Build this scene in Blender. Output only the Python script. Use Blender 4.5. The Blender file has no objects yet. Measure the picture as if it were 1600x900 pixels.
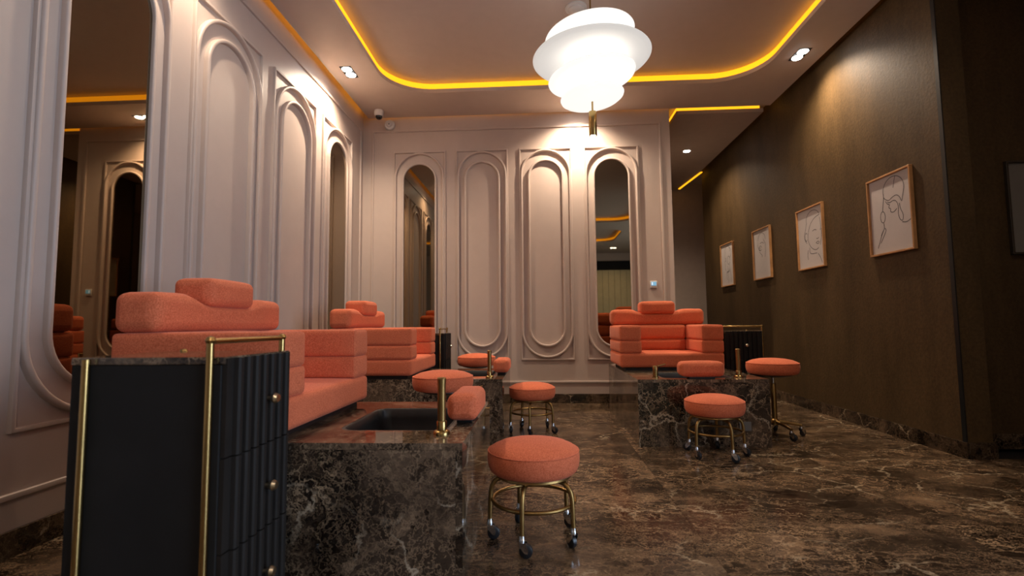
import bpy, bmesh, math, random
from mathutils import Vector, Matrix, Euler
random.seed(7)
PI = math.pi
SC = bpy.context.scene
COL = SC.collection

# ------------------------------------------------------------------ camera
YAW, PITCH, ROLL = .0555, .074, -.01
cy, sy, cp, sp = math.cos(YAW), math.sin(YAW), math.cos(PITCH), math.sin(PITCH)
fw = Vector((-sy*cp, cy*cp, sp)); rt = Vector((cy, sy, 0)); up = rt.cross(fw)
cr, sr = math.cos(ROLL), math.sin(ROLL)
rt, up = cr*rt + sr*up, cr*up - sr*rt
cam_d = bpy.data.cameras.new('camera'); cam = bpy.data.objects.new('camera', cam_d); COL.objects.link(cam)
M4 = Matrix((rt, up, -fw)).transposed().to_4x4(); M4.translation = (0, 0, .95)
cam.matrix_world = M4
cam_d.sensor_width = 36; cam_d.lens = 773.716/1600*36; cam_d.clip_start = .02
cam_d.dof.use_dof = True; cam_d.dof.focus_distance = 3.4; cam_d.dof.aperture_fstop = 2.2
SC.camera = cam
# ------------------------------------------------------------------ world, exposure
w = bpy.data.worlds.new('world'); SC.world = w; w.use_nodes = True
w.node_tree.nodes['Background'].inputs[0].default_value = (.55, .68, .9, 1)
w.node_tree.nodes['Background'].inputs[1].default_value = .05
vs = SC.view_settings
vs.view_transform = 'Standard'; vs.look = 'None'; vs.gamma = 1; vs.use_curve_mapping = False
vs.exposure = 0.36

# room dimensions
XL, YB, XR, XE = -2.2336, 6.0936, 2.9275, 1.642      # left wall, back wall, dark wall, end of the back wall
YC, YD, YE = 3.65, 3.93, 8.87                        # corner of dark wall, recessed wall, far end of dark wall
XW, YR, YF = 5.2, -6.5, 9.95                         # window wall, rear wall, corridor end
ZS, ZU = 3.6, 3.72                                   # soffit, upper ceiling
WARM = (1, .785, .58); COOL = (.62, .78, 1)

def light(name, kind, loc, energy, color, rot=(0, 0, 0), **kw):
    d = bpy.data.lights.new(name, kind); d.energy = energy; d.color = color
    for k, v in kw.items(): setattr(d, k, v)
    o = bpy.data.objects.new(name, d); COL.objects.link(o); o.location = loc; o.rotation_euler = rot
    return o
# daylight outside the shop window (in the side wall, behind and to the right of the camera)
light('window_daylight', 'AREA', (XW+.4, -1.2, 1.75), 300, COOL, (0, PI/2, 0), shape='RECTANGLE', size=3.2, size_y=3.9)

# ------------------------------------------------------------------ materials
MATS = {}
def nodes(name):
    m = bpy.data.materials.new(name); m.use_nodes = True
    nt = m.node_tree; b = nt.nodes['Principled BSDF']
    MATS[name] = m
    return m, nt, b
def N(nt, t, **kw):
    n = nt.nodes.new(t)
    for k, v in kw.items(): setattr(n, k, v)
    return n
def coords(nt, scale=1.0, rand=True, space='Object'):
    tc = N(nt, 'ShaderNodeTexCoord'); out = tc.outputs[space]
    if rand:
        oi = N(nt, 'ShaderNodeObjectInfo'); ml = N(nt, 'ShaderNodeMath', operation='MULTIPLY'); ml.inputs[1].default_value = 37.3
        nt.links.new(oi.outputs['Random'], ml.inputs[0])
        va = N(nt, 'ShaderNodeVectorMath', operation='ADD')
        nt.links.new(out, va.inputs[0]); nt.links.new(ml.outputs[0], va.inputs[1]); out = va.outputs[0]
    return out
def noise(nt, vec, scale, detail=4, rough=.55, dist=0):
    n = N(nt, 'ShaderNodeTexNoise'); n.inputs['Scale'].default_value = scale; n.inputs['Detail'].default_value = detail
    n.inputs['Roughness'].default_value = rough; n.inputs['Distortion'].default_value = dist
    nt.links.new(vec, n.inputs['Vector']); return n
def ramp(nt, fac, stops):
    r = N(nt, 'ShaderNodeValToRGB'); e = r.color_ramp.elements
    while len(e) < len(stops): e.new(.5)
    for i, (p, c) in enumerate(stops):
        e[i].position = p; e[i].color = (*c, 1) if len(c) == 3 else c
    nt.links.new(fac, r.inputs[0]); return r
def mixc(nt, fac, a, b, mode='MIX'):
    m = N(nt, 'ShaderNodeMix', data_type='RGBA', blend_type=mode)
    for s, v in ((0, fac), (6, a), (7, b)):
        if hasattr(v, 'is_linked') or hasattr(v, 'links'): nt.links.new(v, m.inputs[s])
        else: m.inputs[s].default_value = v if s == 0 else (*v, 1)
    return m.outputs[2]
def bump(nt, b, h, strength, dist=.01):
    n = N(nt, 'ShaderNodeBump'); n.inputs['Strength'].default_value = strength; n.inputs['Distance'].default_value = dist
    nt.links.new(h, n.inputs['Height']); nt.links.new(n.outputs[0], b.inputs['Normal'])
def plain(name, col, rough=.5, metal=0, var=.06, spec=.5, bs=0, bscale=60, coat=0):
    m, nt, b = nodes(name)
    v = coords(nt); n = noise(nt, v, 9, 3)
    lo = tuple(c*(1-var) for c in col); hi = tuple(min(1, c*(1+var)) for c in col)
    r = ramp(nt, n.outputs[0], [(.3, lo), (.7, hi)]); nt.links.new(r.outputs[0], b.inputs['Base Color'])
    b.inputs['Roughness'].default_value = rough; b.inputs['Metallic'].default_value = metal
    b.inputs['Specular IOR Level'].default_value = spec; b.inputs['Coat Weight'].default_value = coat
    if bs: bump(nt, b, noise(nt, v, bscale, 4).outputs[0], bs, .004)
    return m
def emis(name, col, strength):
    m, nt, b = nodes(name)
    b.inputs['Base Color'].default_value = (*[min(1, c) for c in col], 1)
    b.inputs['Emission Color'].default_value = (*col, 1); b.inputs['Emission Strength'].default_value = strength
    return m
def marble(name, rough=.07, scale=1.0, bright=1.0, tint=(1, 1, 1), spec=.5, stretch=(1, 1, 1), vein=1.0):
    """dark emperador: brecciated brown ground, dark islands, a web of tan cracks and a few pale veins"""
    m, nt, b = nodes(name)
    v = coords(nt)
    mp = N(nt, 'ShaderNodeMapping'); mp.inputs['Scale'].default_value = tuple(scale*k for k in stretch); mp.inputs['Rotation'].default_value = (.25, .2, .5)
    nt.links.new(v, mp.inputs[0]); v = mp.outputs[0]
    def warp(vec, sc, amt, det=6):
        n = noise(nt, vec, sc, det, .68)
        su = N(nt, 'ShaderNodeVectorMath', operation='SUBTRACT'); nt.links.new(n.outputs['Color'], su.inputs[0]); su.inputs[1].default_value = (.5, .5, .5)
        ma = N(nt, 'ShaderNodeVectorMath', operation='MULTIPLY_ADD'); nt.links.new(su.outputs[0], ma.inputs[0]); ma.inputs[1].default_value = (amt,)*3
        nt.links.new(vec, ma.inputs[2]); return ma.outputs[0]
    vd = warp(v, 3.0, .55); vf = warp(v, 9.0, .14, 5)
    def C(r, g, b_): return (r*bright*tint[0], g*bright*tint[1], b_*bright*tint[2])
    g = noise(nt, vd, 3.4, 9, .70, .3)
    base = ramp(nt, g.outputs[0], [(.36, C(.009, .007, .006)), (.47, C(.028, .021, .0165)), (.56, C(.070, .052, .039)), (.66, C(.125, .092, .066)), (.78, C(.21, .155, .11))]).outputs[0]
    # dark angular islands
    vo = N(nt, 'ShaderNodeTexVoronoi', feature='F1'); vo.inputs['Scale'].default_value = 7.5; nt.links.new(vd, vo.inputs['Vector'])
    sx = N(nt, 'ShaderNodeSeparateColor'); nt.links.new(vo.outputs['Color'], sx.inputs[0])
    isl = ramp(nt, sx.outputs[0], [(.50, (1.12, 1.1, 1.08)), (.72, (.36, .34, .34))]).outputs[0]
    base = mixc(nt, 1.0, base, isl, 'MULTIPLY')
    def veins(vec, sc, w0, w1):
        q = N(nt, 'ShaderNodeTexVoronoi', feature='DISTANCE_TO_EDGE'); q.inputs['Scale'].default_value = sc
        nt.links.new(vec, q.inputs['Vector'])
        return ramp(nt, q.outputs['Distance'], [(w0, (1, 1, 1)), (w1, (0, 0, 0))]).outputs[0]
    def masked(vn, msc, lo, hi, k):
        mk = ramp(nt, noise(nt, v, msc, 5, .65).outputs[0], [(lo, (0, 0, 0)), (hi, (1, 1, 1))]).outputs[0]
        o = mixc(nt, 1.0, vn, mk, 'MULTIPLY'); f = N(nt, 'ShaderNodeMath', operation='MULTIPLY'); nt.links.new(o, f.inputs[0]); f.inputs[1].default_value = k*vein
        return f.outputs[0]
    c = mixc(nt, masked(veins(vd, 26, 0, .09), 3.1, .36, .60, .55), base, C(.20, .145, .10))
    c = mixc(nt, masked(veins(vd, 11, 0, .055), 2.4, .40, .62, .75), c, C(.27, .205, .145))
    c = mixc(nt, masked(veins(vf, 3.6, 0, .022), 1.9, .50, .62, .85), c, (.50*min(1, tint[0]), .44*min(1, tint[1]), .36*min(1, tint[2])))
    big = ramp(nt, noise(nt, v, .9, 3, .6).outputs[0], [(.32, (.62, .60, .58)), (.68, (1.15, 1.12, 1.06))]).outputs[0]
    c = mixc(nt, 1.0, c, big, 'MULTIPLY')
    nt.links.new(c, b.inputs['Base Color'])
    b.inputs['Roughness'].default_value = rough; b.inputs['Specular IOR Level'].default_value = spec
    return m
marble('floor_marble', rough=.16, scale=.88, bright=1.6, tint=(1.03, .93, .79), spec=.34, stretch=(.75, 1.2, 1), vein=1.35)
marble('marble', rough=.05, scale=.72, bright=1.75, tint=(1, .97, .92), spec=.5, vein=1.2)
marble('skirting_marble', rough=.12, scale=1.2, bright=.85, tint=(1, .92, .8), spec=.4)
plain('wall_paint', (.50, .405, .352), .48, var=.02, bs=.03, bscale=30)
plain('ceiling_paint', (.60, .51, .45), .6, var=.02)
plain('corridor_paint', (.46, .375, .325), .6, var=.04)
plain('brass', (.40, .265, .10), .24, 1, .1)
plain('champagne', (.62, .53, .38), .28, 1, .05)
plain('antique_brass', (.33, .205, .075), .38, 1, .15)
plain('chrome', (.72, .74, .77), .12, 1, .05)
plain('black_lacquer', (.017, .0165, .0165), .6, 0, .1, spec=.12)
plain('black_slat', (.017, .0145, .013), .55, 0, .15, spec=.2)
plain('black_rubber', (.012, .014, .018), .35, 0, .1)
plain('black_metal', (.008, .010, .011), .4, .2, .1)
plain('toe_black', (.008, .007, .007), .5)
plain('sink_composite', (.0085, .0095, .0115), .42, 0, .35, bs=.15, bscale=220)
plain('white_plastic', (.70, .68, .65), .4)
plain('grey_plastic', (.16, .15, .14), .45)
plain('oak', (.40, .20, .075), .5, var=.2)
plain('paper', (.46, .43, .425), .7, var=.02)
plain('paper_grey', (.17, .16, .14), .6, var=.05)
plain('dark_wood', (.035, .024, .014), .5, var=.15)
plain('pencil', (.10, .095, .10), .8)
plain('window_frame', (.03, .03, .033), .4)
plain('panel_beige', (.66, .57, .33), .5, var=.06)
plain('dome_black', (.006, .006, .008), .06)
def fabric():
    m, nt, b = nodes('coral_fabric')
    v = coords(nt)
    a = noise(nt, v, 190, 3, .65); c = noise(nt, v, 5, 4, .6)
    r1 = ramp(nt, a.outputs[0], [(.34, (.54, .108, .044)), (.70, (.82, .235, .112))]).outputs[0]
    r2 = ramp(nt, c.outputs[0], [(.3, (.90, .88, .88)), (.7, (1, 1, 1))]).outputs[0]
    nt.links.new(mixc(nt, 1.0, r1, r2, 'MULTIPLY'), b.inputs['Base Color'])
    b.inputs['Roughness'].default_value = .85; b.inputs['Specular IOR Level'].default_value = .25
    b.inputs['Sheen Weight'].default_value = .15; b.inputs['Sheen Roughness'].default_value = .4
    b.inputs['Sheen Tint'].default_value = (1, .72, .66, 1)
    bump(nt, b, a.outputs[0], .35, .0015)
fabric()
def wallpaper():
    m, nt, b = nodes('bronze_wallpaper')
    v = coords(nt, rand=False)
    mp = N(nt, 'ShaderNodeMapping'); mp.inputs['Scale'].default_value = (1, 1, .22); nt.links.new(v, mp.inputs[0])
    n1 = noise(nt, mp.outputs[0], 3.2, 6, .6); n2 = noise(nt, v, 45, 5, .7)
    r1 = ramp(nt, n1.outputs[0], [(.3, (.052, .031, .0120)), (.7, (.095, .058, .0240))]).outputs[0]
    r2 = ramp(nt, n2.outputs[0], [(.35, (.72, .72, .72)), (.7, (1.1, 1.1, 1.1))]).outputs[0]
    nt.links.new(mixc(nt, 1.0, r1, r2, 'MULTIPLY'), b.inputs['Base Color'])
    b.inputs['Roughness'].default_value = .55; b.inputs['Specular IOR Level'].default_value = .22
    bump(nt, b, n2.outputs[0], .5, .004)
wallpaper()
def mirror_mat():
    m, nt, b = nodes('bronze_mirror')
    b.inputs['Base Color'].default_value = (.27, .215, .145, 1); b.inputs['Metallic'].default_value = 1; b.inputs['Roughness'].default_value = .015
mirror_mat()
def glass_mat():
    m, nt, b = nodes('window_glass')
    tr = N(nt, 'ShaderNodeBsdfTransparent'); gl = N(nt, 'ShaderNodeBsdfGlossy'); gl.inputs['Roughness'].default_value = .02
    mx = N(nt, 'ShaderNodeMixShader'); mx.inputs[0].default_value = .07
    nt.links.new(tr.outputs[0], mx.inputs[1]); nt.links.new(gl.outputs[0], mx.inputs[2])
    nt.links.new(mx.outputs[0], nt.nodes['Material Output'].inputs[0])
glass_mat()
def shade_mat(name, glow):
    m, nt, b = nodes(name)
    df = N(nt, 'ShaderNodeBsdfDiffuse'); df.inputs[0].default_value = (.45, .44, .43, 1)
    tl = N(nt, 'ShaderNodeBsdfTranslucent'); tl.inputs[0].default_value = (.42, .41, .39, 1)
    em = N(nt, 'ShaderNodeEmission'); em.inputs[0].default_value = (1, .95, .90, 1); em.inputs[1].default_value = glow
    mx = N(nt, 'ShaderNodeMixShader'); mx.inputs[0].default_value = .55
    nt.links.new(df.outputs[0], mx.inputs[1]); nt.links.new(tl.outputs[0], mx.inputs[2])
    ad = N(nt, 'ShaderNodeAddShader'); nt.links.new(mx.outputs[0], ad.inputs[0]); nt.links.new(em.outputs[0], ad.inputs[1])
    nt.links.new(ad.outputs[0], nt.nodes['Material Output'].inputs[0])
shade_mat('opal_acrylic', .36); shade_mat('opal_lit', .60)
emis('amber_led', (1, .42, .01), 1.25)
emis('amber_gap', (1, .42, .03), 5)
emis('downlight_lens', (1, .96, .90), 30)
emis('bulb_glow', (1, .92, .82), 14)
emis('screen_blue', (.18, .42, .62), .55)
emis('screen_white', (.75, .88, 1), .7)

# ------------------------------------------------------------------ mesh helpers
def obj(name, bm, mat, parent=None, loc=None, rot=None, smooth=False, kind=None, norm=True):
    if isinstance(bm, bmesh.types.BMesh):
        if norm: bmesh.ops.recalc_face_normals(bm, faces=bm.faces[:])
        me = bpy.data.meshes.new(name); bm.to_mesh(me); bm.free()
        me.materials.append(MATS[mat])
        if smooth:
            me.polygons.foreach_set('use_smooth', [True]*len(me.polygons))
            if smooth != 'full': me.set_sharp_from_angle(angle=math.radians(smooth if smooth is not True else 40))
    else: me = bm
    o = bpy.data.objects.new(name, me); COL.objects.link(o)
    if parent: o.parent = parent
    if loc: o.location = loc
    if rot: o.rotation_euler = rot
    if kind: o['kind'] = kind
    return o
def thing(name, label, cat, loc=(0, 0, 0), rz=0, group=None, rot=None):
    o = bpy.data.objects.new(name, None); COL.objects.link(o); o.empty_display_size = .1
    o.location = loc; o.rotation_euler = rot or (0, 0, rz); o['label'] = label; o['category'] = cat
    if group: o['group'] = group
    return o
def copy_tree(o, parent=None):
    c = o.copy(); COL.objects.link(c); c.parent = parent
    for ch in list(o.children): copy_tree(ch, c)
    return c
def box(x0, x1, y0, y1, z0, z1, bev=0, seg=2, bm=None):
    b2 = bmesh.new()
    vs_ = [b2.verts.new((x, y, z)) for x in (x0, x1) for y in (y0, y1) for z in (z0, z1)]
    for f in ((0, 1, 3, 2), (4, 6, 7, 5), (0, 4, 5, 1), (2, 3, 7, 6), (0, 2, 6, 4), (1, 5, 7, 3)): b2.faces.new([vs_[i] for i in f])
    if bev: bmesh.ops.bevel(b2, geom=b2.edges[:], offset=bev, segments=seg, affect='EDGES', profile=.5)
    if bm is None: return b2
    t = bpy.data.meshes.new('t'); b2.to_mesh(t); b2.free(); bm.from_mesh(t); bpy.data.meshes.remove(t); return bm
def lathe(prof, seg=32, bm=None, axis=None):
    """prof: [(r, z)], closed at r = 0 ends; axis: Matrix to place it"""
    bm = bm or bmesh.new(); rings = []
    M = axis or Matrix()
    for r, z in prof:
        if r < 1e-6: rings.append([bm.verts.new(M @ Vector((0, 0, z)))])
        else: rings.append([bm.verts.new(M @ Vector((r*math.cos(2*PI*i/seg), r*math.sin(2*PI*i/seg), z))) for i in range(seg)])
    for a, b in zip(rings, rings[1:]):
        for i in range(seg):
            j = (i+1) % seg
            q = [a[0]] if len(a) == 1 else [a[i], a[j]]
            q += [b[0]] if len(b) == 1 else [b[j], b[i]]
            if len(q) > 2: bm.faces.new(q)
    for rg in (rings[0], rings[-1]):
        if len(rg) > 1: bm.faces.new(rg)
    return bm
def tube(pts, r, seg=10, closed=False, bm=None, caps=True):
    bm = bm or bmesh.new(); pts = [Vector(p) for p in pts]; n = len(pts); rings = []
    prev = None
    for i, p in enumerate(pts):
        if closed: t = (pts[(i+1) % n] - pts[i-1]).normalized()
        else: t = (pts[min(i+1, n-1)] - pts[max(i-1, 0)]).normalized()
        if prev is None:
            a = Vector((0, 0, 1)) if abs(t.z) < .9 else Vector((1, 0, 0)); u = t.cross(a).normalized()
        else: u = (prev - t*prev.dot(t)).normalized()
        prev = u; v = t.cross(u)
        rr = r[i] if isinstance(r, (list, tuple)) else r
        rings.append([bm.verts.new(p + (u*math.cos(2*PI*k/seg) + v*math.sin(2*PI*k/seg))*rr) for k in range(seg)])
    m = n if closed else n-1
    for i in range(m):
        a, b = rings[i], rings[(i+1) % n]
        for k in range(seg):
            bm.faces.new((a[k], a[(k+1) % seg], b[(k+1) % seg], b[k]))
    if not closed and caps: bm.faces.new(rings[0]); bm.faces.new(rings[-1])
    return bm
def cushion(x0, x1, y0, y1, z0, z1, r=.028, puff=.008, n=12, fn=None):
    """soft upholstered block"""
    bm = bmesh.new(); c = Vector(((x0+x1)/2, (y0+y1)/2, (z0+z1)/2)); h = Vector((x1-x0, y1-y0, z1-z0))/2
    vmap = {}
    def prm(i, hh):   # denser near the edges
        t = -1 + 2*i/n
        return t*hh
    def put(p):
        k = tuple(round(q, 5) for q in p)
        if k in vmap: return vmap[k]
        p = Vector(p); q = Vector([max(-(h[i]-r), min(h[i]-r, p[i])) for i in range(3)])
        d = p - q
        out = q + d.normalized()*r if d.length > 1e-9 else p
        nn = d.normalized() if d.length > 1e-9 else Vector()
        u = [min(1, abs(p[i]/h[i])) for i in range(3)]
        b = 1
        for i in range(3):
            if abs(nn[i]) < .95: b *= (1-u[i]**3)
        out = out + nn*puff*b
        if fn: out = fn(out, h)
        vmap[k] = bm.verts.new(out + c); return vmap[k]
    def grid(ax, s):
        a, b = [i for i in range(3) if i != ax]
        def tl(hh):
            k = sorted(set([-hh, -hh+r*.25, -hh+r*.6, -hh+r] + [(-1+2*i/n)*(hh-r) for i in range(1, n)] + [hh-r, hh-r*.6, hh-r*.25, hh]))
            return k
        A, B = tl(h[a]), tl(h[b])
        for i in range(len(A)-1):
            for j in range(len(B)-1):
                q = []
                for (ii, jj) in ((i, j), (i+1, j), (i+1, j+1), (i, j+1)):
                    p = [0, 0, 0]; p[ax] = s*h[ax]; p[a] = A[ii]; p[b] = B[jj]; q.append(put(p))
                if len(set(q)) == 4:
                    try: bm.faces.new(q)
                    except ValueError: pass
    for ax in range(3):
        for s in (-1, 1): grid(ax, s)
    return bm
def rrect(x0, x1, y0, y1, r, seg=8):
    pts = []
    for cx, cy_, a0 in ((x1-r, y1-r, 0), (x0+r, y1-r, 90), (x0+r, y0+r, 180), (x1-r, y0+r, 270)):
        for i in range(seg+1):
            a = math.radians(a0+90*i/seg); pts.append((cx+r*math.cos(a), cy_+r*math.sin(a)))
    return pts
def slab_with_holes(outer, holes, z0, z1):
    bm = bmesh.new()
    for loop in [outer]+holes:
        v = [bm.verts.new((x, y, z0)) for x, y in loop]
        for i in range(len(v)): bm.edges.new((v[i], v[(i+1) % len(v)]))
    bmesh.ops.triangle_fill(bm, use_beauty=True, edges=bm.edges[:])
    r = bmesh.ops.extrude_face_region(bm, geom=bm.faces[:])
    bmesh.ops.translate(bm, verts=[g for g in r['geom'] if isinstance(g, bmesh.types.BMVert)], vec=(0, 0, z1-z0))
    return bm
def prism(pts, z0, z1):
    bm = bmesh.new(); a = [bm.verts.new((x, y, z0)) for x, y in pts]; b = [bm.verts.new((x, y, z1)) for x, y in pts]
    n = len(pts)
    for i in range(n): bm.faces.new((a[i], a[(i+1) % n], b[(i+1) % n], b[i]))
    bm.faces.new(a); bm.faces.new(b); return bm

# ------------------------------------------------------------------ structure: floor, walls, ceiling
def struct(name, bm, mat, **kw):
    o = obj(name, bm, mat, **kw); o['kind'] = 'structure'; return o
floor = struct('floor', box(XL-.1, XW, YR, YF, -.08, -.0205), 'toe_black')
TP = 1.16
xs = [-1.62+TP*i for i in range(-2, 8)]; ys = [4.81+TP*i for i in range(-11, 6)]
regions = [(XL, XW, YR, YC), (XL, XR, YC, YB), (XE, XR, YB, YE), (XE, XW, YE, YF)]
tile_cache = {}
for rx0, rx1, ry0, ry1 in regions:
    for i in range(len(xs)-1):
        for j in range(len(ys)-1):
            x0, x1 = max(xs[i], rx0), min(xs[i+1], rx1); y0, y1 = max(ys[j], ry0), min(ys[j+1], ry1)
            if x1-x0 < .02 or y1-y0 < .02: continue
            k = (round(x1-x0, 4), round(y1-y0, 4))
            if k not in tile_cache:
                a, b = k[0]/2-.0009, k[1]/2-.0009
                o = obj('floor_tile', box(-a, a, -b, b, -.02, 0), 'floor_marble', floor); tile_cache[k] = o.data
            else: o = obj('floor_tile', tile_cache[k], None, floor)
            o.location = ((x0+x1)/2, (y0+y1)/2, 0)

wall_left = struct('wall_left', box(XL-.15, XL, YR, YB+.2, 0, ZU+.1), 'wall_paint')
wall_back = struct('wall_back', box(XL, XE, YB, YB+.16, 0, ZU+.1), 'wall_paint')
struct('wall_corridor_left', box(XE-.15, XE, YB+.161, YF, 0, ZU+.1), 'corridor_paint')
struct('wall_corridor_end', box(XE-.15, XW, YF, YF+.15, 0, ZU+.1), 'corridor_paint')
wall_right = struct('wall_right', box(XR, XR+.17, YC, YE, 0, ZU+.1), 'bronze_wallpaper')
wall_recess = struct('wall_recess', box(XR+.171, XW, YD, YD+.15, 0, ZU+.1), 'bronze_wallpaper')
struct('trim_1', box(XR-.006, XR+.002, YC-.004, YC+.030, .1107, ZS-.02), 'black_metal')
# baseboards (marble skirting)
BB = .1107
struct('baseboard_left', box(XL, XL+.016, YR, YB-.001, 0, BB, .002), 'skirting_marble')
struct('baseboard_back', box(XL+.017, XE, YB-.016, YB, 0, BB, .002), 'skirting_marble')
struct('baseboard_right', box(XR-.016, XR, YC-.016, YE, 0, BB, .002), 'skirting_marble')
struct('baseboard_return', box(XR+.001, XR+.187, YC-.016, YC, 0, BB, .002), 'skirting_marble')
struct('baseboard_recess', box(XR+.188, XW, YD-.016, YD, 0, BB, .002), 'skirting_marble')
# rear wall behind the camera, with a wide boarded door; shop window in the side wall
struct('wall_rear', box(XL, XW, YR-.15, YR, 0, ZU+.1), 'wall_paint')
WY0, WY1, WZ0, WZ1 = -3.2, .8, .15, 3.35
wb = bmesh.new()
for a in ((YR-.15, WY0, 0, ZU+.1), (WY1, YF, 0, ZU+.1), (WY0, WY1, 0, WZ0), (WY0, WY1, WZ1, ZU+.1)): box(XW, XW+.15, *a, bm=wb)
struct('wall_side', wb, 'wall_paint')
struct('added_daylight_baffle', box(3.3, XW-.001, 1.2, 1.35, 0, ZS-.001), 'wall_paint')  # unseen blocker, added to keep window daylight off the recess wall
win = struct('window_1', box(XW+.05, XW+.10, WY0, WY1, WZ0, WZ0+.05), 'window_frame')
obj('top_rail', box(XW+.05, XW+.10, WY0, WY1, WZ1-.05, WZ1), 'window_frame', win)
for i in range(4):
    y = WY0+.025+(WY1-WY0-.05)*i/3
    obj('mullion', box(XW+.05, XW+.10, y-.025, y+.025, WZ0+.051, WZ1-.051), 'window_frame', win)
    if i < 3: obj('pane', box(XW+.072, XW+.078, y+.026, y+(WY1-WY0-.05)/3-.026, WZ0+.051, WZ1-.051), 'window_glass', win)
door = struct('door_1', box(1.2, 4.4, YR, YR+.05, 0, 3.3), 'black_lacquer')
nb = 14
for i in range(nb):
    a = 1.25+3.1*i/nb
    obj('board', box(a+.004, a+3.1/nb-.004, YR+.051, YR+.075, .02, 2.95), 'panel_beige', door)
obj('handle', box(2.68, 2.92, YR+.076, YR+.11, 1.28, 1.31, .004), 'white_plastic', door)

# ceiling: dropped soffit with two rounded trays, shadow gap along the walls, LED coves
GL, GB, GR = .08, .04, .075
T1 = rrect(-1.66, 2.40, -.75, 5.42, .50, 12); T2 = rrect(-1.66, 2.40, -4.0, -1.75, .50, 12)
outer = [(XL+GL, YR), (XW, YR), (XW, YC-.06), (XR-GR, YC-.06), (XR-GR, YB-GB), (XL+GL, YB-GB)]
ceiling = struct('ceiling', box(XL-.15, XW+.15, YR-.15, YF+.15, ZU, ZU+.1), 'ceiling_paint')
soffit = obj('soffit', slab_with_holes(outer, [T1, T2], ZS, ZS+.045), 'ceiling_paint', ceiling)
def loft_band(path, z0, z1, inset, th, closed=True):
    """vertical band that follows a closed path, set back by inset from the edge"""
    bm = bmesh.new(); n = len(path)
    cx = sum(p[0] for p in path)/n; cy_ = sum(p[1] for p in path)/n
    def off(d):
        out = []
        for i in range(n):
            a, b = Vector(path[i-1]), Vector(path[(i+1) % n]); t = (b-a).normalized()
            nrm = Vector((t.y, -t.x))            # outward for counter-clockwise paths
            out.append(Vector(path[i]) + nrm*d)
        return out
    A, B = off(inset), off(inset+th)
    rings = [[bm.verts.new((*p, z)) for p in P] for P, z in ((A, z0), (A, z1), (B, z1), (B, z0))]
    for k in range(4):
        a, b = rings[k], rings[(k+1) % 4]
        for i in range(n):
            j = (i+1) % n; bm.faces.new((a[i], a[j], b[j], b[i]))
    return bm
def single(o, label, cat, group=None):
    o['label'] = label; o['category'] = cat
    if group: o['group'] = group
    return o
single(obj('cove_light', loft_band(T1, ZS+.046, ZU-.008, .012, .01), 'amber_led'),
       'glowing amber light band around the large ceiling tray above the pendant', 'light strip')
single(obj('cove_light', loft_band(T2, ZS+.046, ZU-.008, .012, .01), 'amber_led'),
       'glowing amber light band around the ceiling tray behind the viewer, seen in a mirror', 'light strip')
# hidden strips in the shadow gaps
single(obj('cove_light', box(XL+GL+.004, XL+GL+.016, YR+.2, YB-.12, ZS+.046, ZS+.056), 'amber_gap'),
       'dim amber strip hidden in the ceiling gap along the left wall', 'light strip')
single(obj('cove_light', box(XL+.12, XE, YB-GB-.016, YB-GB-.004, ZS+.046, ZS+.056), 'amber_gap'),
       'dim amber strip hidden in the ceiling gap along the back wall', 'light strip')
# corridor ceiling with its own slot
CX0, CY0 = 1.775, 6.235
cc = obj('corridor_ceiling', box(CX0, XR-GR, CY0, YF-.02, ZS, ZS+.045), 'corridor_paint', ceiling)
cb = bmesh.new(); box(CX0+.02, XR-GR-.04, CY0+.012, CY0+.022, ZS+.046, ZU-.015, bm=cb); box(CX0+.012, CX0+.022, CY0+.012, YF-.5, ZS+.046, ZU-.015, bm=cb)
single(obj('cove_light', cb, 'amber_led'), 'amber light line in the ceiling slot where the corridor begins', 'light strip')
cb = bmesh.new()
a, b = Vector((XR-.07, YE-.16)), Vector((2.77, 9.8)); t = (b-a).normalized(); nn = Vector((t.y, -t.x))
c4 = [a, b, b+nn*.035, a+nn*.035]
single(obj('cove_light', prism([(p.x, p.y) for p in c4], ZS-.012, ZS-.001), 'amber_led'), 'short slanting amber light line at the far end of the corridor ceiling', 'light strip')

# ------------------------------------------------------------------ wall mouldings
def on_wall(side):
    if side == 'left': return lambda s, d, z: (XL+d, s, z)
    return lambda s, d, z: (s, YB-d, z)
def sweep(path, w, h, mapf, d0=0.0, prof=None):
    """moulding with a rounded profile along a closed path (s, z)"""
    prof = prof or [(-.5, 0), (-.5, .72), (-.40, .93), (-.22, 1), (.22, 1), (.40, .93), (.5, .72), (.5, 0)]
    bm = bmesh.new(); n = len(path); P = [Vector(p) for p in path]; rings = []
    for i in range(n):
        t0 = (P[i]-P[i-1]).normalized(); t1 = (P[(i+1) % n]-P[i]).normalized()
        n0 = Vector((t0.y, -t0.x)); n1 = Vector((t1.y, -t1.x)); m = (n0+n1).normalized(); m = m/max(.3, m.dot(n0))
        rings.append([bm.verts.new(mapf(*(lambda q: (q.x, d0+b*h, q.y))(P[i]+m*a*w))) for a, b in prof])
    k = len(prof)
    for i in range(n):
        a, b = rings[i], rings[(i+1) % n]
        for j in range(k-1): bm.faces.new((a[j], a[j+1], b[j+1], b[j]))
    return bm
def stadium(c, hw, z0, z1, seg=24):
    pts = []
    for i in range(seg+1):
        a = PI*i/seg; pts.append((c+hw*math.cos(a), z1-hw+hw*math.sin(a)))
    for i in range(seg+1):
        a = PI+PI*i/seg; pts.append((c+hw*math.cos(a), z0+hw+hw*math.sin(a)))
    return pts
def rect(s0, s1, z0, z1): return [(s1, z0), (s1, z1), (s0, z1), (s0, z0)]
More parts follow.
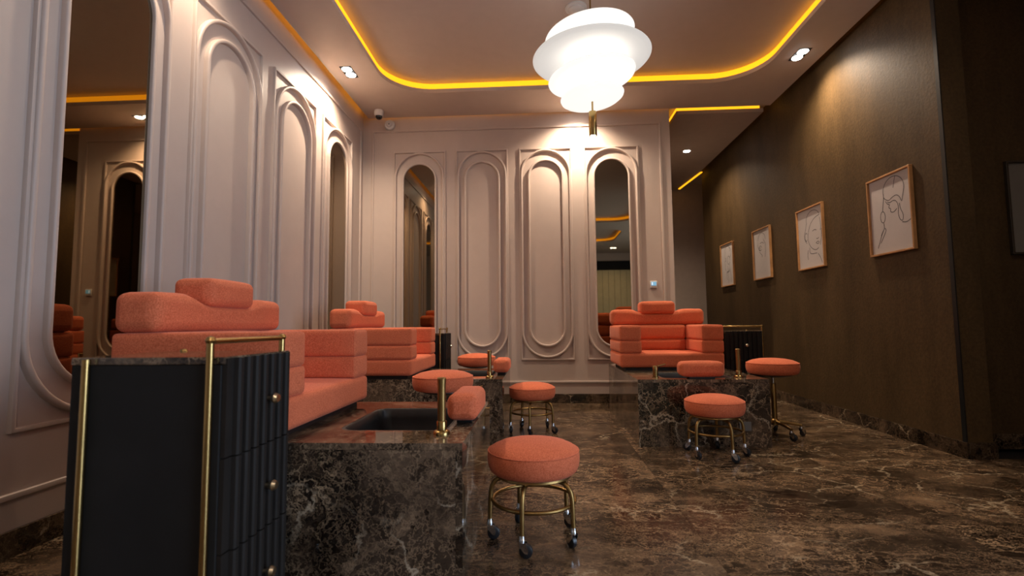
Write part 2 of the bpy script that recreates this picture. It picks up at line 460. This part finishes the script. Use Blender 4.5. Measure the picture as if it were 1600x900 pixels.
def mirror(side, c, hw, z0, z1, label):
    mapf = on_wall(side)
    t = thing('wall_mirror', label, 'mirror', mapf(c, 0, z0), group='arched bronze mirrors')
    loc = Vector(mapf(c, 0, z0))
    def loc_map(s, d, z): return Vector(mapf(s, d, z)) - loc
    bm = bmesh.new(); pa = stadium(c, hw, z0, z1)
    a = [bm.verts.new(loc_map(s, .001, z)) for s, z in pa]; b = [bm.verts.new(loc_map(s, .010, z)) for s, z in pa]
    n = len(pa)
    for i in range(n): bm.faces.new((a[i], a[(i+1) % n], b[(i+1) % n], b[i]))
    bm.faces.new(b); bm.faces.new(a)
    obj('glass', bm, 'bronze_mirror', t)
    obj('rim', sweep(stadium(c, hw+.012, z0-.012, z1+.012), .024, .030, loc_map), 'wall_paint', t, smooth=50)
def panel(side, s0, s1, ihw, mir=None):
    wall = wall_left if side == 'left' else wall_back
    mapf = on_wall(side); c = (s0+s1)/2; hw = (s1-s0)/2
    obj('rectangle_moulding', sweep(rect(s0+.011, s1-.011, .525, 3.15), .020, .022, mapf), 'wall_paint', wall, smooth=35)
    obj('outer_arch_moulding', sweep(stadium(c, hw-.030, .555, 3.128), .026, .034, mapf), 'wall_paint', wall, smooth=50)
    if mir: mirror(side, c, ihw, .69, 2.985, mir)
    else: obj('inner_arch_moulding', sweep(stadium(c, ihw, .69, 3.0), .028, .036, mapf), 'wall_paint', wall, smooth=50)
panel('left', 1.985, 2.785, .25, 'tall bronze arched mirror at the left edge, above the black trolley')
panel('left', 2.970, 3.765, .265); panel('left', 3.940, 4.735, .265)
panel('left', 4.890, 5.690, .24, 'narrow bronze arched mirror on the left wall next to the room corner')
panel('left', 1.02, 1.80, .265)
panel('back', -1.835, -1.163, .197, 'bronze arched mirror on the back wall nearest the corner')
panel('back', -1.035, -.375, .215); panel('back', -.235, .425, .210)
panel('back', .568, 1.250, .205, 'bronze arched mirror on the back wall behind the right armchair')
obj('frame_moulding', sweep(rect(.4, 5.995, .252, 3.433), .026, .018, on_wall('left')), 'wall_paint', wall_left, smooth=35)
obj('frame_moulding', sweep(rect(-2.10, 1.52, .252, 3.433), .026, .018, on_wall('back')), 'wall_paint', wall_back, smooth=35)

# ------------------------------------------------------------------ lamps
def spot(loc, energy, size=140, blend=1.0, aim=(0, 0, -1), color=WARM, rad=.03):
    q = Vector(aim).to_track_quat('-Z', 'Y').to_euler()
    return light('downlight_beam', 'SPOT', loc, energy, color, q, spot_size=math.radians(size), spot_blend=blend, shadow_soft_size=rad)
def twin(x, y, label, along, e=1.0, aim=(0, 0, -1), z=ZS):
    t = thing('twin_downlight', label, 'downlight', (x, y, z), along, 'ceiling downlights')
    obj('plate', box(-.115, .115, -.06, .06, -.004, -.0005, .001, 1), 'black_metal', t)
    for s in (-1, 1):
        obj('lens', lathe([(0, -.012), (.03, -.012), (.046, -.009), (.050, -.0045), (0, -.0045)], 24, axis=Matrix.Translation((s*.055, 0, 0))), 'downlight_lens', t, smooth=True)
    spot((x, y, z-.03), 115*e, aim=aim)
twin(-1.955, 4.89, 'twin downlight in the ceiling beside the left wall', PI/2, 1.5, (-.10, 0, -1))
twin(2.617, 4.89, 'twin downlight in the ceiling beside the dark right wall', PI/2, 1.2, (.08, 0, -1))
twin(-1.955, 2.75, 'twin downlight over the tall left mirror, out of view above', PI/2, .55, (-.06, 0, -1))
twin(2.55, 2.2, 'twin downlight right of the viewer, out of view above', PI/2, .3, (-.1, 0, -1))
twin(.49, 5.78, 'twin downlight in front of the back wall, hidden behind the pendant', 0, 1.5, (0, .10, -1))
twin(2.6, -5.2, 'added twin fill lamp brightening the boarded door behind the viewer', 0, .7)  # extra lamp, added to brighten the boards reflected in the mirror
twin(.37, -1.25, 'added twin fill lamp for warm ambient light, unseen behind the viewer', 0, .9)  # added fill: warm general light from behind the camera
t = thing('round_downlight', 'single round downlight in the corridor ceiling', 'downlight', (2.303, 7.618, ZS))
obj('trim_ring', lathe([(.055, -.0005), (.062, -.0005), (.062, -.004), (.055, -.006), (.05, -.004), (.05, -.0005)], 24), 'white_plastic', t, smooth=True)
obj('lens', lathe([(0, -.010), (.04, -.008), (.049, -.002), (0, -.002)], 24), 'downlight_lens', t, smooth=True)
spot((2.303, 7.618, ZS-.03), 130)
t = thing('ceiling_sprinkler', 'tiny sprinkler head in the corridor ceiling', 'sprinkler', (2.2, 8.3, ZS))
obj('rose', lathe([(0, -.0005), (.03, -.0005), (.03, -.006), (0, -.012)], 16), 'chrome', t)
obj('deflector', lathe([(0, -.012), (.006, -.012), (.006, -.04), (.018, -.042), (.018, -.045), (0, -.045)], 16), 'chrome', t)
t = thing('smoke_detector', 'round grey detector on the ceiling beside the pendant', 'detector', (.355, 4.18, ZU))
obj('base', lathe([(0, -.0005), (.095, -.0005), (.095, -.012), (.08, -.016), (0, -.016)], 28), 'white_plastic', t, smooth=True)
obj('cap', lathe([(0, -.0165), (.07, -.0165), (.07, -.026), (.05, -.034), (0, -.036)], 28), 'white_plastic', t, smooth=True)
# pendant
PX, PY = .412, 3.6
t = thing('pendant_lamp', 'large white pendant lamp of stacked tilted discs with a brass tube below', 'pendant lamp', (PX, PY, 2.335))
def disc(name, z, r, th, tx, ty, dx=0, mat='opal_lit'):
    pr = [(0, -th*.45), (r*.6, -th*.42), (r*.9, -th*.25), (r*.985, 0), (r, th*.16), (r*.985, th*.26), (r*.9, th*.45), (r*.5, th*.62), (0, th*.66),
          (0, th*.60), (r*.5, th*.56), (r*.89, th*.38), (r*.965, th*.2), (r*.965, th*.06), (r*.88, -th*.18), (r*.58, -th*.36), (0, -th*.39)]
    bm = bmesh.new(); seg = 64; rings = []
    for rr, zz in pr:
        if rr < 1e-6: rings.append([bm.verts.new((0, 0, zz))])
        else: rings.append([bm.verts.new((rr*math.cos(2*PI*i/seg), rr*math.sin(2*PI*i/seg), zz)) for i in range(seg)])
    for k, (a, b) in enumerate(zip(rings, rings[1:])):
        if len(a) == 1 and len(b) == 1: continue
        for i in range(seg):
            j = (i+1) % seg
            q = ([a[0]] if len(a) == 1 else [a[i], a[j]]) + ([b[0]] if len(b) == 1 else [b[j], b[i]])
            bm.faces.new(q)
    for i in range(seg): pass
    return obj(name, bm, mat, t, (dx, 0, z-2.335), (math.radians(tx), math.radians(ty), 0), smooth='full')
disc('shade', 3.085, .335, .09, 0, -6, -.01)
disc('shade', 2.925, .438, .045, 0, -1.5, 0, 'opal_acrylic')
disc('shade', 2.775, .325, .07, 0, -7)
disc('shade', 2.625, .235, .06, 0, -5)
obj('rod', tube([(0, 0, 2.515-2.335), (0, 0, ZU-2.335-.03)], .007, 10), 'brass', t)
obj('canopy', lathe([(0, ZU-2.336), (.07, ZU-2.336), (.07, ZU-2.36), (0, ZU-2.37)], 28), 'brass', t, smooth=True)
obj('tube', lathe([(0, .185), (.028, .185), (.030, .18), (.030, .008), (.026, .0), (.021, .004), (.021, .012), (0, .012)], 28), 'brass', t, smooth=True)
obj('tube_lens', lathe([(0, -.006), (.014, -.003), (.0205, .008), (0, .010)], 20), 'downlight_lens', t, smooth=True)
for z in (3.01, 2.86, 2.705):
    obj('hub', lathe([(0, -.03), (.035, -.03), (.035, .03), (0, .03)], 20), 'white_plastic', t, (0, 0, z-2.335))
    for a in range(3):
        obj('bulb', lathe([(0, -.022), (.014, -.018), (.02, 0), (.014, .018), (0, .022)], 12), 'bulb_glow', t, (.07*math.cos(a*2.1+.5), .07*math.sin(a*2.1+.5), z-2.335), smooth=True)
    light('pendant_glow', 'POINT', (PX+.02, PY-.12, z), 18, (1, .90, .78), shadow_soft_size=.05)
spot((PX, PY, 2.32), 10, 45)

# ------------------------------------------------------------------ stations: platform, armchair, taps, footrest
PZ, PW, PL = .5124, 1.0, 1.655
def platform(label, ox, oy, rz, PL):
    t = thing('marble_platform', label, 'platform', (ox, oy, 0), rz, 'marble foot spa platforms')
    hw = PW/2
    hole = rrect(-.57, -.10, -.28, .28, .07)
    obj('top_slab', slab_with_holes([(-PL, -hw), (0, -hw), (0, hw), (-PL, hw)], [hole], PZ-.025, PZ), 'marble', t)
    obj('front_panel', box(-.025, 0, -hw, hw, 0, PZ-.026), 'marble', t)
    obj('back_panel', box(-PL, -PL+.025, -hw, hw, 0, PZ-.026), 'marble', t)
    for s in (-1, 1): obj('side_panel', box(-PL+.026, -.026, min(s*hw, s*(hw-.025)), max(s*hw, s*(hw-.025)), 0, PZ-.026), 'marble', t)
    # basin
    bm = bmesh.new(); lv = [(.0, PZ-.001), (.010, PZ-.001), (.016, PZ-.007), (.022, PZ-.05), (.035, PZ-.17), (.06, PZ-.195), (.16, PZ-.2)]
    rings = []
    for d, z in lv:
        rings.append([bm.verts.new((x, y, z)) for x, y in rrect(-.57+d, -.10-d, -.28+d, .28-d, max(.02, .07-d*.6))])
    for a, b in zip(rings, rings[1:]):
        for i in range(len(a)): bm.faces.new((a[i], a[(i+1) % len(a)], b[(i+1) % len(a)], b[i]))
    bm.faces.new(rings[-1])
    obj('basin', bm, 'sink_composite', t, smooth=True)
    obj('drain', lathe([(0, PZ-.192), (.03, PZ-.192), (.035, PZ-.198), (0, PZ-.198)], 20), 'brass', t, (-.335, 0, 0), smooth=True)
    return t
def hand_shower(label, loc):
    t = thing('hand_shower', label, 'hand shower', loc, group='brass hand showers')
    obj('flange', lathe([(0, 0), (.034, 0), (.034, .008), (.030, .014), (.020, .018), (0, .018)], 24), 'brass', t, smooth=True)
    obj('holder', lathe([(0, .018), (.021, .018), (.021, .05), (.019, .053), (0, .053)], 24), 'brass', t, smooth=True)
    obj('handle', lathe([(0, .054), (.0165, .054), (.0165, .19), (.018, .215), (.0185, .222), (.015, .226), (0, .224)], 24), 'antique_brass', t, smooth=True)
def mixer(label, loc, rz):
    t = thing('basin_mixer', label, 'tap', loc, rz, group='brass mixer taps')
    obj('flange', lathe([(0, 0), (.027, 0), (.027, .006), (0, .008)], 24), 'brass', t, smooth=True)
    obj('body', lathe([(0, .008), (.021, .008), (.021, .06), (0, .06)], 24), 'brass', t, smooth=True)
    c = obj('cap', lathe([(0, .062), (.022, .062), (.022, .09), (.018, .096), (0, .097)], 24), 'brass', t, smooth=True)
    obj('lever', tube([(.012, 0, .088), (.05, 0, .098), (.085, 0, .106)], [.006, .005, .0045], 10), 'brass', t, smooth=True)
def footrest(label, ox, oy, rz):
    t = thing('foot_rest', label, 'footrest', (ox, oy, PZ), rz, 'coral foot rests')
    obj('stand', box(-.035, .035, -.10, .10, 0, .022, .003), 'black_metal', t)
    obj('bracket', box(.036, .050, -.03, .03, -.02, .020, .003), 'antique_brass', t) if False else None
    obj('pad', cushion(-.066, .066, -.165, .165, .023, .132, .026, .008, 8), 'coral_fabric', t, smooth='full')
def seam(x, y0, y1, z0, z1, r=.020):
    return tube([(x, a, b) for a, b in rrect(y0+.003, y1-.003, z0+.003, z1-.003, r*.8, 4)], .0022, 6, True)
def armchair(label, loc, rz):
    t = thing('spa_armchair', label, 'armchair', loc, rz, 'coral spa armchairs')
    W, D_ = .475, .70
    obj('plinth', box(-D_+.04, -.045, -W+.05, W-.05, 0, .0275), 'toe_black', t)
    obj('seat', cushion(-D_, 0, -W, W, .028, .160, .022, .004, 12), 'coral_fabric', t, smooth='full')
    for s in (-1, 1):
        for z0, z1, dw in ((.161, .276, .0), (.277, .418, -.004)):
            y0, y1 = sorted((s*(W+dw*0), s*(.275-dw)))
            a = obj('arm_cushion', cushion(-D_, -.004, y0, y1, z0, z1, .017, .004, 10), 'coral_fabric', t, smooth='full')
            obj('seam', seam(-.012, y0, y1, z0, z1), 'coral_fabric', a, smooth=True)
    for z0, z1 in ((.161, .276), (.277, .418)):
        obj('back_cushion', cushion(-D_, -.50, -.273, .273, z0, z1, .022, .008, 12), 'coral_fabric', t, smooth='full')
    def dip(p, h):
        if p.z > 0:
            f = math.exp(-(p.y/.225)**6)
            p.z -= .046*f*min(1, p.z/h.z)
        return p
    obj('top_cushion', cushion(-.705, -.515, -W+.003, W-.003, .420, .583, .040, .006, 26, dip), 'coral_fabric', t, smooth='full')
    obj('headrest', cushion(-.688, -.500, -.175, .175, .534, .664, .032, .006, 10), 'coral_fabric', t, smooth='full')
    return t
S1 = (-.294, 2.363, 0); S2 = (-.308, 4.525, 0); S3 = (1.2565, 3.96, -PI/2)
platform('dark marble platform with sink in the foreground beside the black trolley', *S1, 1.50)
platform('dark marble platform with sink further back on the left, near the corner', *S2, 1.60)
platform('dark marble platform with sink on the right side of the room', *S3, 1.655)
armchair('coral stacked-cushion armchair nearest the viewer on the left', (-.985, 2.335, PZ), 0)
armchair('coral stacked-cushion armchair in the far left corner', (-1.055, 4.51, PZ), 0)
armchair('coral stacked-cushion armchair facing the viewer on the right', (1.222, 4.70, PZ), -PI/2)
hand_shower('brass hand shower standing on the foreground platform', (-.403, 2.02, PZ))
hand_shower('brass hand shower standing on the far left platform', (-.425, 4.15, PZ))
hand_shower('brass hand shower standing on the right platform by the tall stool', (1.588, 4.115, PZ))
mixer('short brass mixer tap behind the footrest of the foreground platform', (-.400, 2.70, PZ), .1)
mixer('short brass mixer tap beside the footrest of the far left platform', (-.40, 4.86, PZ), .1)
mixer('short brass mixer tap on the left corner of the right platform', (.928, 4.11, PZ), .1)
footrest('coral footrest at the edge of the foreground platform', -.345, 2.345, 0)
footrest('coral footrest at the edge of the far left platform', -.345, 4.52, 0)
footrest('coral footrest at the front edge of the right platform', 1.257, 4.015, -PI/2)
t = thing('power_outlet', 'grey socket plate low on the front of the right platform', 'socket', (1.56, 3.96, .155), 0)
obj('plate', box(-.045, .045, -.009, -.0005, -.035, .035, .003), 'grey_plastic', t)
obj('socket_cover', box(-.030, .030, -.0125, -.0092, -.024, .024, .002), 'grey_plastic', t)

# ------------------------------------------------------------------ trolleys
def trolley(label, loc, rz):
    t = thing('salon_trolley', label, 'trolley', loc, rz, 'black fluted trolleys')
    H = .868; W = .178; Dp = .462
    obj('body', box(-Dp, -.022, -W, W, .075, H-.022, .002, 1), 'black_lacquer', t)
    obj('marble_top', box(-Dp-.002, -.012, -W-.001, W+.001, H-.021, H, .003, 2), 'marble', t)
    hh = (H-.022-.075)/3
    ns = 7
    for k in range(3):
        z0 = .075+hh*k+.002; z1 = .075+hh*(k+1)-.002 + (.02 if k == 2 else 0)
        d = obj('drawer', box(-.021, -.008, -W+.004, W-.004, z0, z1), 'black_slat', t)
        for i in range(ns):
            y = -W+.03+(2*W-.05)*(i+.5)/ns; hw = (2*W-.05)/ns*.5-.006
            obj('slat', prism([(-.0075, y-hw), (.004, y-hw*.85), (.008, y-hw*.4), (.008, y+hw*.4), (.004, y+hw*.85), (-.0075, y+hw)], z0, z1), 'black_slat', d)
        obj('knob', lathe([(0, 0), (.006, 0), (.006, .010), (.013, .014), (.0165, .024), (.012, .034), (0, .037)], 16, axis=Matrix.Translation((.008, .012, (z0+z1)/2)) @ Matrix.Rotation(PI/2, 4, 'Y')), 'champagne', d, smooth=True)
    for sx in (0, 1):
        for s in (-1, 1):
            x = (-.047 if sx == 0 else -Dp+.055); y = s*(W+.013); top = H+.046 if sx == 0 else H-.004
            p = obj('post', tube([(x, y, .085), (x, y, top)], .0105, 14), 'brass', t, smooth=True)
            if sx == 0 or s == 1: obj('finial', lathe([(0, -.013), (.009, -.010), (.0145, 0), (.010, .010), (0, .0135)], 16, axis=Matrix.Translation((x, y, top))), 'brass', p, smooth=True)
            cst = obj('caster', lathe([(0, .05), (.012, .05), (.012, .084), (0, .084)], 12, axis=Matrix.Translation((x, y, 0))), 'chrome', t, smooth=True)
            obj('wheel', lathe([(0, -.01), (.022, -.01), (.0265, -.006), (.0265, .006), (.022, .01), (0, .01)], 18, axis=Matrix.Translation((x, y, .0265)) @ Matrix.Rotation(PI/2, 4, 'X')), 'black_rubber', cst, smooth=True)
    obj('handle', tube([(-.047, -W-.013, H+.044), (-.047, W+.013, H+.044)], .0085, 12), 'brass', t, smooth=True)
trolley('black fluted trolley with brass posts in the left foreground', (-.866, 1.523, 0), 0)
trolley('black trolley beyond the far left armchair, seen edge on', (-.99, 5.30, 0), 0)
trolley('black trolley with brass handle between right armchair and dark wall', (1.985, 4.965, 0), -PI/2)

# ------------------------------------------------------------------ stools
def caster(parent, x, y, z_top, yaw, r=.028):
    """swivel caster: chrome stem and fork over a black wheel"""
    c = obj('caster', lathe([(0, 2*r+.004), (.013, 2*r+.004), (.0135, 2*r+.016), (.0125, 2*r+.018), (.0115, z_top), (0, z_top)], 14, axis=Matrix.Translation((x, y, 0))), 'chrome', parent, smooth=True)
    Mx = Matrix.Translation((x, y, 0)) @ Matrix.Rotation(yaw, 4, 'Z')
    fk = bmesh.new()
    for s in (-1, 1):
        pts = [(-.013, 2*r+.010), (.016, 2*r+.006), (.027, r+.010), (.024, r-.008), (.012, r-.006), (-.010, 2*r-.008)]
        a = [fk.verts.new(Mx @ Vector((px, s*.0135, pz))) for px, pz in pts]; b = [fk.verts.new(Mx @ Vector((px, s*.0165, pz))) for px, pz in pts]
        for i in range(6): fk.faces.new((a[i], a[(i+1) % 6], b[(i+1) % 6], b[i]))
        fk.faces.new(a); fk.faces.new(b)
    obj('fork', fk, 'chrome', c)
    obj('wheel', lathe([(0, -.012), (r*.8, -.012), (r, -.008), (r, .008), (r*.8, .012), (0, .012)], 22, axis=Mx @ Matrix.Translation((.016, 0, r)) @ Matrix.Rotation(PI/2, 4, 'X')), 'black_rubber', c, smooth=True)
def seat_mesh(z0, R=.2075, h=.142):
    pr = [(0, 0), (R*.80, 0), (R*.89, .004), (R*.945, .014), (R*.98, .032), (R*.998, .052), (R, .070), (R*.993, .086), (R*.978, .097), (R*.955, .102), (R*.90, .110), (R*.75, .124), (R*.5, .135), (R*.25, .140), (0, .142)]
    return lathe([(r, z0+z*h/.142) for r, z in pr], 56)
def low_stool(label, x, y, a0, yaws):
    t = thing('low_stool', label, 'stool', (x, y, 0), 0, 'low coral stools on brass legs')
    s = obj('seat', seat_mesh(.292), 'coral_fabric', t, smooth='full')
    obj('piping', tube([(.2035*math.cos(i*PI/28), .2035*math.sin(i*PI/28), .2895+.0985) for i in range(56)], .0032, 6, True), 'coral_fabric', s, smooth=True)
    obj('seat_plate', lathe([(0, .276), (.165, .276), (.172, .282), (.168, .2915), (0, .2915)], 40), 'antique_brass', t, smooth=True)
    for k in range(5):
        a = math.radians(a0+72*k); c, s_ = math.cos(a), math.sin(a)
        pts = [(.10, .268), (.135, .267), (.158, .262), (.175, .250), (.187, .232), (.193, .208), (.195, .18), (.198, .085)]
        obj('leg', tube([(r*c, r*s_, z) for r, z in pts], .0105, 10), 'antique_brass', t, smooth=True)
        caster(t, .198*c, .198*s_, .088, yaws[k] if yaws else a+2)
    obj('foot_ring', tube([(.183*math.cos(i*PI/32), .183*math.sin(i*PI/32), .172) for i in range(64)], .0085, 10, True), 'antique_brass', t, smooth=True)
low_stool('low round coral stool nearest the viewer, beside the foreground platform', -.038, 2.29, 40, [-.4, -1.8, 0, -.1, 2.1])
low_stool('low round coral stool in front of the back wall panels', -.078, 4.50, 48, [1.4, 2.0, -1.4, 1.2, -.4])
low_stool('low round coral stool in front of the right platform', 1.252, 3.715, 356, [-.9, 1.0, 2.6, -1.2, -.2])
def tall_stool(label, x, y, a0):
    t = thing('tall_stool', label, 'stool', (x, y, 0), 0, 'tall coral stools on a brass post')
    s = obj('seat', seat_mesh(.512, .207, .135), 'coral_fabric', t, smooth='full')
    obj('piping', tube([(.203*math.cos(i*PI/28), .203*math.sin(i*PI/28), .512+.0935) for i in range(56)], .003, 6, True), 'coral_fabric', s, smooth=True)
    obj('seat_plate', lathe([(0, .490), (.10, .490), (.15, .505), (.15, .5115), (0, .5115)], 32), 'black_metal', t, smooth=True)
    obj('gas_lift', lathe([(0, .36), (.013, .36), (.013, .489), (0, .489)], 16), 'chrome', t, smooth=True)
    obj('post', lathe([(0, .09), (.030, .09), (.030, .13), (.021, .14), (.021, .43), (.018, .435), (0, .435)], 20), 'antique_brass', t, smooth=True)
    for k in range(5):
        a = math.radians(a0+72*k); c, s_ = math.cos(a), math.sin(a)
        obj('leg', tube([(.02*c, .02*s_, .118), (.10*c, .10*s_, .108), (.205*c, .205*s_, .088)], [.016, .014, .011], 10), 'antique_brass', t, smooth=True)
        caster(t, .20*c, .20*s_, .08, a+.6)
tall_stool('tall round coral stool between the two left platforms', -.665, 3.38, 20)
tall_stool('tall round coral stool behind the far left platform', -.69, 5.37, 20)
tall_stool('tall round coral stool on a brass post by the dark wall', 1.965, 4.36, -8)

# ------------------------------------------------------------------ pictures on the dark wall
def arc(cx, cz, rx, rz, a0, a1, n=14): return [(cx+rx*math.cos(math.radians(a0+(a1-a0)*i/n)), cz+rz*math.sin(math.radians(a0+(a1-a0)*i/n))) for i in range(n+1)]
# strokes in picture units: u across (0 = left as seen), v up, both 0..1
D_A = [arc(.60, .80, .25, .17, -10, 190), [(.36, .78), (.35, .74), (.40, .70), (.48, .67), (.55, .70), (.66, .72), (.74, .68), (.78, .60), (.80, .66), (.85, .78)],
       [(.66, .96), (.63, .90), (.60, .82)], [(.40, .68), (.44, .63), (.50, .62), (.46, .58), (.52, .56), (.50, .52), (.58, .50), (.66, .54)],
       [(.44, .66), (.50, .64), (.58, .66), (.66, .64), (.70, .56), (.68, .46), (.72, .38), (.78, .36), (.80, .44), (.74, .52), (.72, .60)],
       [(.36, .74), (.33, .62), (.31, .56)], arc(.31, .48, .06, .075, 0, 360, 18), [(.32, .40), (.34, .33), (.26, .26), (.20, .16), (.14, .08)],
       [(.34, .33), (.38, .30), (.30, .22), (.22, .14)], [(.24, .24), (.30, .30)], [(.76, .35), (.86, .33), (.96, .36)]]
D_B = [arc(.62, .80, .27, .15, 20, 200), [(.35, .76), (.30, .64), (.24, .58), (.26, .48), (.34, .42)], [(.88, .84), (.70, .82), (.52, .74), (.42, .62), (.38, .50), (.44, .38), (.56, .30), (.70, .27), (.80, .30)],
       [(.88, .80), (.90, .70), (.92, .62), (.88, .58)], [(.93, .60), (.92, .46), (.86, .34)], [(.72, .46), (.78, .45), (.82, .47)], [(.70, .39), (.78, .41), (.84, .39), (.78, .36), (.70, .39)],
       [(.58, .60), (.66, .62), (.74, .60)], arc(.32, .53, .05, .07, 40, 320), [(.44, .34), (.44, .24), (.54, .22), (.72, .22)], [(.38, .30), (.34, .22), (.36, .14)], [(.76, .21), (.86, .12), (.90, .04)]]
D_C = [arc(.50, .78, .22, .15, 0, 180), [(.28, .76), (.25, .68), (.30, .62)], [(.60, .80), (.66, .72), (.72, .70), (.70, .60), (.72, .52)], arc(.40, .62, .09, .05, 0, 330), arc(.37, .61, .04, .025, 0, 330),
       [(.34, .55), (.40, .52), (.46, .48), (.52, .46), (.48, .43)], [(.40, .72), (.52, .74), (.62, .70)], [(.70, .52), (.66, .42)]]
D_D = [arc(.52, .84, .20, .11, -20, 200), arc(.68, .78, .14, .12, 90, -80), [(.34, .82), (.30, .70), (.36, .64), (.28, .58), (.32, .50), (.28, .42), (.36, .36)], [(.30, .66), (.40, .66)], [(.30, .60), (.38, .60)],
       arc(.60, .60, .12, .10, 0, 330), [(.66, .50), (.70, .40), (.58, .32), (.42, .34), (.40, .22), (.48, .12)], [(.52, .46), (.56, .34), (.50, .24), (.58, .14), (.54, .05)], [(.40, .30), (.66, .34)], [(.70, .38), (.76, .22), (.74, .06)]]
def smooth_line(p, k=3):
    for _ in range(2):
        q = [p[0]]
        for a, b in zip(p, p[1:]):
            q += [(a[0]*.75+b[0]*.25, a[1]*.75+b[1]*.25), (a[0]*.25+b[0]*.75, a[1]*.25+b[1]*.75)]
        p = q + [p[-1]]
    return p
def picture(label, loc, rz, W, H, strokes, frame='oak', paper='paper'):
    """picture in the local x-z plane, facing -y; loc is its lower left corner on the wall"""
    t = thing('framed_drawing', label, 'picture', loc, rz, 'framed line drawings')
    fr = bmesh.new(); fwid = .016
    for a in ((0, W, 0, fwid), (0, W, H-fwid, H), (0, fwid, fwid, H-fwid), (W-fwid, W, fwid, H-fwid)):
        box(a[0], a[1], -.030, -.001, a[2], a[3], .002, 1, bm=fr)
    obj('frame', fr, frame, t)
    obj('paper', box(fwid+.0005, W-fwid-.0005, -.012, -.006, fwid+.0005, H-fwid-.0005), paper, t)
    if strokes:
        bm = bmesh.new(); iw, ih = W-2*fwid, H-2*fwid
        for st in strokes:
            p = [Vector((fwid+u*iw, fwid+v*ih)) for u, v in smooth_line(st)]
            prev = None
            for i, q in enumerate(p):
                tt = (p[min(i+1, len(p)-1)]-p[max(i-1, 0)])
                if tt.length < 1e-6: continue
                tt.normalize(); nn = Vector((-tt.y, tt.x))*.0034
                cur = (bm.verts.new((q.x+nn.x, -.0126, q.y+nn.y)), bm.verts.new((q.x-nn.x, -.0126, q.y-nn.y)))
                if prev: bm.faces.new((prev[0], cur[0], cur[1], prev[1]))
                prev = cur
        obj('drawing', bm, 'pencil', t, norm=False)
    return t
# on the dark wall the picture's left side lies deeper in the room
PWd, PHd = .515, .668
for y1, z0, d, lab in ((4.478, 1.505, D_A, 'framed line drawing nearest the viewer on the dark wall, of a bowed head'),
                       (5.692, 1.515, D_B, 'framed line drawing of a woman in a turban, second on the dark wall'),
                       (6.858, 1.51, D_C, 'sparse framed line drawing, third along the dark wall'),
                       (8.058, 1.51, D_D, 'framed line drawing of several faces, farthest along the dark wall')):
    picture(lab, (XR, y1, z0), -PI/2, PWd, PHd, d)
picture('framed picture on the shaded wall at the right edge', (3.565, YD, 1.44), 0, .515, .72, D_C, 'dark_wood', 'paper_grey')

# ------------------------------------------------------------------ small wall fittings
t = thing('thermostat', 'small thermostat with blue screen on the back wall beside the mirror', 'thermostat', (1.386, YB, 1.42))
obj('body', box(-.043, .043, -.018, -.0005, -.043, .043, .006), 'white_plastic', t, smooth=True)
obj('screen', box(-.031, .031, -.0205, -.0182, -.014, .033), 'screen_blue', t)
obj('display_digits', box(-.022, -.012, -.0215, -.0206, -.006, .026), 'screen_white', t)
t = thing('security_camera', 'white dome security camera on the ceiling near the corner', 'camera', (-1.945, 5.83, ZS))
obj('housing', lathe([(0, -.0005), (.055, -.0005), (.058, -.012), (.056, -.060), (.048, -.072), (0, -.072)], 28), 'white_plastic', t, smooth=True)
obj('dome', lathe([(.041, -.0725), (.039, -.090), (.028, -.106), (.012, -.113), (0, -.114)], 24), 'dome_black', t, smooth=True)
t = thing('security_camera', 'round white camera on the back wall just below the ceiling corner', 'camera', (-1.885, YB, 3.515), rot=(PI/2, 0, 0))
obj('housing', lathe([(0, .0005), (.066, .0005), (.068, .012), (.064, .034), (.052, .040), (.050, .036), (0, .036)], 28), 'white_plastic', t, smooth=True)
obj('lens_mount', lathe([(0, .0365), (.034, .0365), (.034, .050), (.026, .056), (0, .056)], 24), 'white_plastic', t, smooth=True)
obj('lens', lathe([(0, .0565), (.008, .0565), (.006, .061), (0, .062)], 16), 'dome_black', t, smooth=True)
